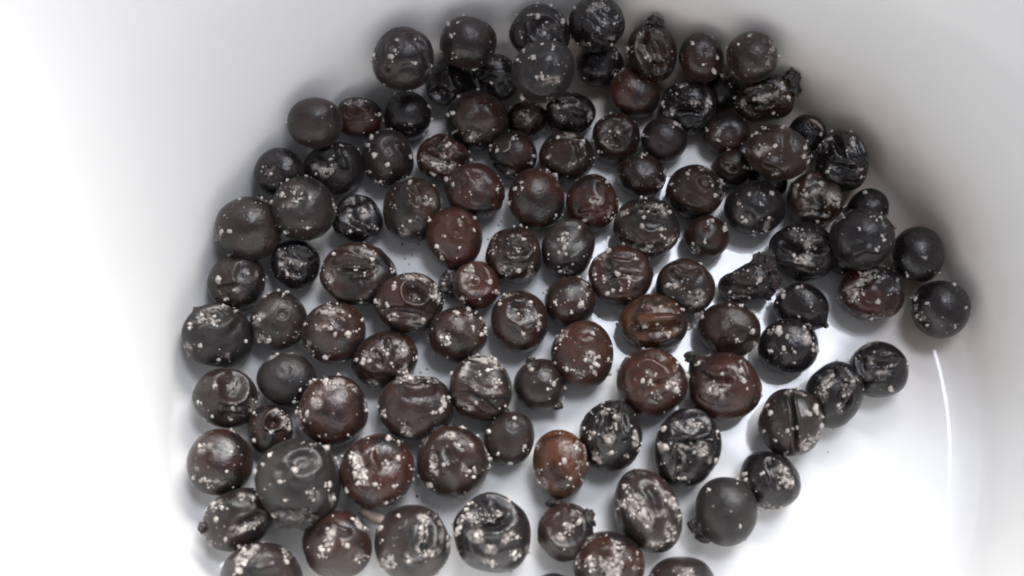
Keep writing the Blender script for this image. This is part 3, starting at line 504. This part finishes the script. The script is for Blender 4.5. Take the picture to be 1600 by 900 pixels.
def rand_rot(rng):
    q = rng.normal(size=4); q /= np.linalg.norm(q)
    a, b_, c, d = q
    return np.array([[a*a+b_*b_-c*c-d*d, 2*(b_*c-a*d), 2*(b_*d+a*c)], [2*(b_*c+a*d), a*a-b_*b_+c*c-d*d, 2*(c*d-a*b_)], [2*(b_*d-a*c), 2*(c*d+a*b_), a*a-b_*b_-c*c+d*d]])

def grain(rng, pos, s, fine):
    pool = GRAINS[4:] if fine else GRAINS[:4]
    lev, V, F = pool[rng.integers(len(pool))]
    sc = s * rng.uniform(0.62, 1.22, size=3)
    return (V * sc) @ rand_rot(rng).T + pos, F

def join(lst):
    V, F, n = [], [], 0
    for v, f in lst:
        V.append(v); F.append(f + n); n += len(v)
    return np.vstack(V), np.vstack(F)

def build_berry(idx, spec):
    cx, cy, a, b_, ang, layer, tone, wr, marks, salt, loose, label = spec
    rng = np.random.default_rng(1000 + idx)
    hidden = layer == 0 and len(marks) == 0
    V0, F0 = ICO[5 if hidden else 6]
    th = math.radians(ang)
    R2 = np.array([[math.cos(th), -math.sin(th)], [math.sin(th), math.cos(th)]])
    c = 0.93 * min(a, b_) + 0.05 * max(a, b_)
    rm = (a + b_) / 2

    def to3(px, py, lim=0.985):
        d = np.linalg.inv(R2) @ np.array([px - cx, -(py - cy)])
        u = d / np.array([a, b_])
        l = np.linalg.norm(u)
        if l > lim: u = u * (lim / l)
        n = np.array([u[0], u[1], math.sqrt(max(0, 1 - u @ u))])
        p = n * np.array([a, b_, c])
        p[:2] = R2 @ p[:2]
        g = n / np.array([a, b_, c]); g[:2] = R2 @ g[:2]
        return p, g / np.linalg.norm(g)

    P = V0 * np.array([a, b_, c])
    P[:, :2] = P[:, :2] @ R2.T
    G = V0 / np.array([a, b_, c]); G[:, :2] = G[:, :2] @ R2.T
    G /= np.linalg.norm(G, axis=1)[:, None]
    # slow lumps, then broad shallow facets, then skin wrinkles
    Pn = P / rm
    lump = Noise(rng, 2.1)(Pn)
    mid = Noise(rng, 4.5)(Pn)
    warp = np.stack([Noise(rng, 3.0)(Pn) for _ in range(3)], axis=1) * 0.22
    rid1 = 1 - np.minimum(1, np.abs(Noise(rng, 5.0)(Pn + warp)) * 1.5)
    rid2 = 1 - np.minimum(1, np.abs(Noise(rng, 10.0)(Pn + warp)) * 1.4)
    mask = np.clip(0.5 + 0.6 * Noise(rng, 2.4)(Pn), 0, 1)
    D = rm * (0.028 * lump + 0.012 * mid + wr * (0.016 * mid + -0.046 * mask * (rid1 ** 2 - 0.3) - 0.007 * mask * (rid2 ** 2 - 0.3)))
    for _ in range(int(2 + wr * 5)):                 # flats and hollows left by drying
        v = rng.normal(size=3); v[2] = abs(v[2]) + 0.5; v /= np.linalg.norm(v)
        q = np.arccos(np.clip(V0 @ v, -1, 1)) / rng.uniform(0.35, 0.75)
        D -= rm * rng.uniform(0.015, 0.035 + 0.035 * min(wr, 1)) * np.exp(-q ** 2)
    scar = np.zeros(len(P)); frost = np.zeros(len(P))
    ox = Noise(rng, 4.0, 8)(Pn); ox2 = Noise(rng, 9.0, 8)(Pn)
    stubs = []
    for m in marks:
        k = m[0]
        if k in 'RD':
            x, y, r, d = m[1:5]
            asp = m[5] if len(m) > 5 else 1.0
            an = math.radians(m[6]) if len(m) > 6 else 0.0
            f, n = to3(x, y, 0.93)
            t1 = np.array([math.cos(an), math.sin(an), 0]); t1 -= n * (t1 @ n); t1 /= np.linalg.norm(t1)
            t2 = np.cross(n, t1)
            dd = P - f
            qa, qb, qn = dd @ t1 / (r * asp), dd @ t2 / r, dd @ n
            q = np.sqrt(qa ** 2 + qb ** 2) * (1 + 0.12 * ox + 0.05 * ox2)
            ok = 1 / (1 + np.exp(-(V0 @ np.array([0, 0, 1]) * 0 + G @ n - 0.05) * 18))
            if k == 'R':
                d = d * 1.6
                h = -d * (1 - 1 / (1 + np.exp(-(q - 0.74) * 9.5))) + 0.36 * d * np.exp(-((q - 1.10) / 0.20) ** 2)
                h += 0.12 * d * np.exp(-(q / 0.35) ** 2)
                h *= (0.72 + 0.28 * lump)
                h += d * 0.10 * ox2 * np.exp(-(q / 0.9) ** 2)
            else:
                h = -1.7 * d * np.exp(-1.1 * q ** 2)
            D += h * ok
        elif k in 'CK':
            x1, y1, x2, y2, wd, d = m[1:7]
            bend = m[7] if len(m) > 7 else 0
            L = math.hypot(x2 - x1, y2 - y1) + 1e-6
            nx, ny = (y2 - y1) / L, -(x2 - x1) / L
            best = np.full(len(P), 1e9); tt = np.zeros(len(P))
            K = 36
            for i in range(K):
                t = i / (K - 1)
                s_ = bend * math.sin(math.pi * t) + 0.5 * math.sin(t * 9 + idx)
                f, n = to3(x1 + (x2 - x1) * t + nx * s_, y1 + (y2 - y1) * t + ny * s_, 0.96)
                q = np.linalg.norm(P - f, axis=1)
                up = q < best
                best[up] = q[up]; tt[up] = t
            step = L / (K - 1)
            d = d * 1.5
            best = np.sqrt(np.maximum(0, best ** 2 - (0.30 * step) ** 2))
            end = np.clip(np.minimum(tt, 1 - tt) * 5 + 0.45, 0, 1)
            ww = wd * (0.55 + 0.45 * end) * (1 + 0.10 * ox2)
            q = best / (ww * 0.72)
            if k == 'C':
                D += (-d * np.exp(-q ** 2) + 0.30 * d * np.exp(-((q - 2.0) / 0.8) ** 2)) * end
            else:
                D += (d * np.exp(-q ** 2) - 0.25 * d * np.exp(-((q - 2.1) / 0.8) ** 2)) * end
        elif k == 'X':
            x, y, r = m[1:4]
            f, n = to3(x, y, 0.95)
            q = np.linalg.norm(P - f, axis=1) / r * (1 + 0.22 * ox2)
            e = 1 / (1 + np.exp((q - 0.85) * 7))
            scar = np.maximum(scar, e)
            D += e * rm * 0.020 * (Noise(rng, 22)(Pn) * 0.6 + rid2 * 0.7 - 0.4)
        elif k == 'N':
            x, y, rx, ry = m[1:5]
            stubs.append((x, y, rx, ry))
            u = (np.linalg.inv(R2) @ np.array([x - cx, -(y - cy)])) / np.array([a, b_])
            l = np.linalg.norm(u)
            if l > 0.9:            # the skin is drawn out towards a stub that stands clear of the body
                f, n = to3(x, y, 0.99)
                q = np.linalg.norm(P - f, axis=1) / (0.9 * max(rx, ry) + 6)
                D += min(0.22 * rm, max(0, (l - 0.97) * rm)) * np.exp(-q ** 2)
    P = P + G * D[:, None]
    # frost from the salt clusters
    for s_ in salt:
        if len(s_) >= 4 and s_[3] >= 7:
            x, y, r, n_ = s_[:4]
            f, n = to3(x, y, 0.97)
            asp = s_[4] if len(s_) > 4 else 1.0
            an = math.radians(s_[5]) if len(s_) > 5 else 0.0
            t1 = np.array([math.cos(an), math.sin(an), 0]); t1 -= n * (t1 @ n); t1 /= np.linalg.norm(t1)
            t2 = np.cross(n, t1); dd = P - f
            g1, g2 = math.sqrt(asp), 1 / math.sqrt(asp)
            q = np.sqrt((dd @ t1 / (r * g1)) ** 2 + (dd @ t2 / (r * g2)) ** 2 + (dd @ n / r) ** 2) * (1 + 0.25 * ox2)
            frost = np.maximum(frost, min(1.0, 0.45 + n_ / 40.0) / (1 + np.exp((q - 0.85) * 8)))
    # vertex normals of the shaped surface
    A, B_, C_ = P[F0[:, 0]], P[F0[:, 1]], P[F0[:, 2]]
    fn = np.cross(B_ - A, C_ - A)
    VN = np.zeros_like(P)
    for i in range(3):
        np.add.at(VN, F0[:, i], fn)
    VN /= np.linalg.norm(VN, axis=1)[:, None] + 1e-12

    # grains: where each sits on the surface
    def seat(x, y):
        q = np.array([x - cx, -(y - cy)])
        d2 = (P[:, 0] - q[0]) ** 2 + (P[:, 1] - q[1]) ** 2 + np.where(VN[:, 2] < 0.02, 1e4, 0)
        i = int(np.argmin(d2))
        return i
    singles, crust = [], []
    def put(x, y, s, single=False):
        i = seat(x, y)
        pos = P[i] + VN[i] * s * rng.uniform(-0.35, 0.25)
        g = grain(rng, pos, s, s > 1.7)
        (singles if single else crust).append(g)
    for s_ in salt:
        if len(s_) == 3:
            put(s_[0], s_[1], s_[2] * 0.74, s_[2] >= 5)
            for _ in range(rng.integers(0, 3)):
                t = rng.uniform(0, 6.28)
                put(s_[0] + math.cos(t) * s_[2] * 1.2, s_[1] + math.sin(t) * s_[2] * 1.2, rng.uniform(1.0, 1.9))
        else:
            x, y, r, n_ = s_[:4]
            asp = s_[4] if len(s_) > 4 else 1.0
            an = math.radians(s_[5]) if len(s_) > 5 else 0.0
            g1, g2 = r * math.sqrt(asp), r / math.sqrt(asp)
            for j in range(int(round(n_ * 0.4))):
                t, q = rng.uniform(0, 6.28), rng.uniform(0, 1) ** 0.6
                u, v = g1 * q * math.cos(t), g2 * q * math.sin(t)
                gx, gy = u * math.cos(an) - v * math.sin(an), u * math.sin(an) + v * math.cos(an)
                big = rng.uniform() < 0.15
                put(x + gx, y - gy, rng.uniform(2.4, 3.5) if big else rng.uniform(0.8, 2.0))
    for j in range(int(loose * 0.6)):
        t, q = rng.uniform(0, 6.28), rng.uniform(0.1, 1.0) ** 0.45
        q = min(q, 0.985)
        u = R2 @ np.array([a * q * math.cos(t), b_ * q * math.sin(t)])
        put(cx + u[0], cy - u[1], rng.uniform(0.5, 1.2) if rng.uniform() < 0.85 else rng.uniform(1.3, 2.1))
    # grains on the sides and back too, where the photo does not look
    for j in range(14):
        i = rng.integers(len(P))
        if P[i, 2] < 0.1 * c:
            s = rng.uniform(1.0, 3.0)
            crust.append(grain(rng, P[i] + VN[i] * s * 0.3, s, s > 2.6))

    J = px_to_local(cx, cy)
    def metric(Q):
        Q = Q.copy(); Q[:, :2] = Q[:, :2] @ J.T
        return Q
    P = metric(P)
    tone_c = TONE[tone]
    j = rng.uniform(0.82, 1.2)
    # ---- rest it on the bowl and on its neighbours, moving along its own line of sight
    d = ray(cx, cy)
    r_eff = rm * 0.95 / F_PX
    sub = P[:: max(1, len(P) // 400)]
    depth = (CAM.z - 0.003) / -d.z
    def world(depth):
        cc = CAM + d * depth
        x, y, z = frame_of(cc)
        k = depth / F_PX
        M = np.array([[x.x, y.x, z.x], [x.y, y.y, z.y], [x.z, y.z, z.z]])
        return cc, k, M
    lo, hi = (CAM.z - 0.030) / -d.z, CAM.z / -d.z          # nearer the camera / on the floor
    for it in range(13):
        depth = (lo + hi) / 2
        cc, k, M = world(depth)
        Wp = (sub * k) @ M.T + np.array(cc)
        gap = np.min(Wp[:, 2] - bowl_h(np.hypot(Wp[:, 0] - BC.x, Wp[:, 1] - BC.y)))
        if gap < 0: hi = depth
        else: lo = depth
    lift = 0
    while lift < 90:
        cc, k, M = world(depth)
        R = r_eff * depth
        tol = 0.90 if layer == 2 else 0.84
        if all((cc - p).length > tol * (R + r) for p, r in PLACED):
            break
        depth -= 0.0001
        lift += 1
    PLACED.append((cc.copy(), r_eff * depth))
    o = mesh_obj('dried_berry', P * k, F0, M_SKIN, attr={'scar': scar, 'frost': frost})
    mw = Matrix(((M[0, 0], M[0, 1], M[0, 2], cc.x), (M[1, 0], M[1, 1], M[1, 2], cc.y), (M[2, 0], M[2, 1], M[2, 2], cc.z), (0, 0, 0, 1)))
    o.matrix_world = mw
    o.color = (tone_c[0] * j, tone_c[1] * j, tone_c[2] * j, GLOSS[tone] + rng.uniform(-0.05, 0.05))
    o['label'] = label
    o['category'] = 'dried berry'
    o['group'] = 'salted dark berries in the white bowl'
    if crust:
        V, F = None, None
        small = [g for g in crust if len(g[0]) == 12]
        large = [g for g in crust if len(g[0]) != 12]
        V, F = join(small + large)
        s = mesh_obj('salt_dusting', metric(V) * k, F, M_SALT, parent=o)
        s['kind'] = 'stuff'
    for v, f in singles:
        ctr = v.mean(axis=0)
        vm = metric(v) * k
        cm = vm.mean(axis=0)
        g = mesh_obj('salt_grain', vm - cm, f, M_SALT, parent=o)
        g.location = cm
    for (x, y, rx, ry) in stubs:
        f, n = to3(x, y, 0.97)
        V1, F1 = ICO[5 if rx > 9 else 4]
        q = V1 * np.array([rx, ry, min(rx, ry)])
        qn = V1
        nz = Noise(rng, 5)(qn) * 0.13 + (1 - np.minimum(1, np.abs(Noise(rng, 8)(qn)) * 1.4)) * 0.22 + Noise(rng, 18)(qn) * 0.05
        q = q * (0.9 + nz)[:, None]
        pos = np.array([x - cx, -(y - cy), f[2] * 0.75 if math.hypot((x - cx) / a, (y - cy) / b_) > 0.85 else f[2]])
        st = mesh_obj('stem_stub', metric(q + pos) * k, F1, M_STEM, parent=o)
    return o, world(depth)

order = sorted(range(len(BERRIES)), key=lambda i: BERRIES[i][5])
OUT = {}
for i in order:
    OUT[i] = build_berry(i, BERRIES[i])

# ------------------------------------------------------------------ crumbs lying on the bowl floor
def on_bowl(px, py, lift=0.0):
    d = ray(px, py)
    t = (CAM.z) / -d.z
    for _ in range(12):
        p = CAM + d * t
        gap = p.z - float(bowl_h(math.hypot(p.x - BC.x, p.y - BC.y))) - lift
        t += gap * 0.8 / -d.z
    return p

rng = np.random.default_rng(77)
px_m = DIST / F_PX
loose = []
for (x, y, r, n) in [(640,410,26,18),(655,580,14,12),(640,395,20,16),(665,615,10,8),(660,770,12,10),(935,500,20,10),(1090,430,14,8),(545,660,10,6),(930,250,16,8),
                     (575,795,12,8),(850,450,8,6),(1210,600,10,8),(1250,610,8,5),(700,560,8,5),(820,620,10,6),(860,640,8,4),(1010,410,8,6),(780,350,10,6),(765,330,8,5),
                     (560,300,8,4),(590,390,8,5),(680,600,8,5),(640,690,8,5),(500,590,9,5),(490,560,7,4),(920,720,8,3),(1300,690,20,2),(1200,560,60,12),(900,640,200,26),(700,560,200,30),(1150,400,60,10)]:
    for _ in range(max(1, n // 3) if r < 100 else n // 4):
        t, q = rng.uniform(0, 6.28), math.sqrt(rng.uniform(0, 1))
        s = rng.uniform(0.7, 2.0) * px_m
        p = on_bowl(x + r * q * math.cos(t), y + r * q * math.sin(t), s * 0.6)
        loose.append(grain(rng, np.array(p), s, False))
V, F = join(loose)
ls = mesh_obj('loose_salt', V, F, M_LOOSE)
ls['kind'] = 'stuff'; ls['label'] = 'fine salt crumbs lying loose on the white bowl floor'; ls['category'] = 'salt'

def flake(name, pts, wdt, thick, mat, label, cat, lift=0.0006, parent=None):
    """a curved strip with thickness following points (world)"""
    V, F = [], []
    n = len(pts)
    for i, p in enumerate(pts):
        a_, b2 = pts[max(0, i - 1)], pts[min(n - 1, i + 1)]
        t = (b2 - a_).normalized()
        up = (CAM - p).normalized()
        s = t.cross(up).normalized()
        wv = wdt * (0.55 + 0.45 * math.sin(math.pi * (i + 0.6) / (n + 0.2))) * (1 + 0.15 * math.sin(i * 2.3))
        for sx, sz in ((-1, 0), (0, 0.5), (1, 0), (0, -0.5)):
            V.append(tuple(p + s * sx * wv + up * sz * thick))
    for i in range(n - 1):
        for k in range(4):
            F.append((i * 4 + k, i * 4 + (k + 1) % 4, (i + 1) * 4 + (k + 1) % 4, (i + 1) * 4 + k))
    F.append((3, 2, 1, 0)); F.append(((n - 1) * 4, (n - 1) * 4 + 1, (n - 1) * 4 + 2, (n - 1) * 4 + 3))
    o = mesh_obj(name, V, F, mat)
    if parent is not None:
        o.parent = parent; o.matrix_parent_inverse = parent.matrix_world.inverted()
    else:
        o['label'] = label; o['category'] = cat
    return o

flake('husk_flake', [on_bowl(563 + 7 * i, 796 + 3.2 * i + 0.4 * i * i * .3, 0.0032 + 0.0001 * i) for i in range(7)], 9 * px_m, 1.5 * px_m, M_HUSK,
      'flat tan flake of husk between the frosted brown berry and the bottom row', 'husk flake')

def fibre_on(i, pix, r, extra=1.0):
    o, (cc, k, M) = OUT[i]
    pts = []
    for (x, y) in pix:
        d = ray(x, y)
        # meet the berry's sphere
        R = (BERRIES[i][2] + BERRIES[i][3]) / 2 * k * extra
        oc = CAM - cc
        A = d.dot(d); B = 2 * oc.dot(d); C = oc.dot(oc) - R * R
        disc = B * B - 4 * A * C
        t = (-B - math.sqrt(max(0, disc))) / (2 * A)
        pts.append(CAM + d * t)
    return flake('husk_fibre', pts, r * px_m, r * px_m, M_HUSK, '', '', parent=o)
bpy.context.view_layer.update()
for i, s in enumerate(BERRIES):
    if 'curl of tan fibre' in s[11]:
        fibre_on(i, [(796, 220), (797, 226), (796, 232), (790, 236), (785, 237)], 1.6, 1.0)
    if 'plain matt black berry, large' in s[11]:
        fibre_on(i, [(1384, 336), (1388, 341), (1393, 347), (1397, 353), (1400, 358)], 2.4, 1.04)
    if 'pink-tan flake' in s[11]:
        fibre_on(i, [(1265, 187), (1270, 189), (1276, 193), (1281, 197), (1286, 205)], 3.0, 1.02)
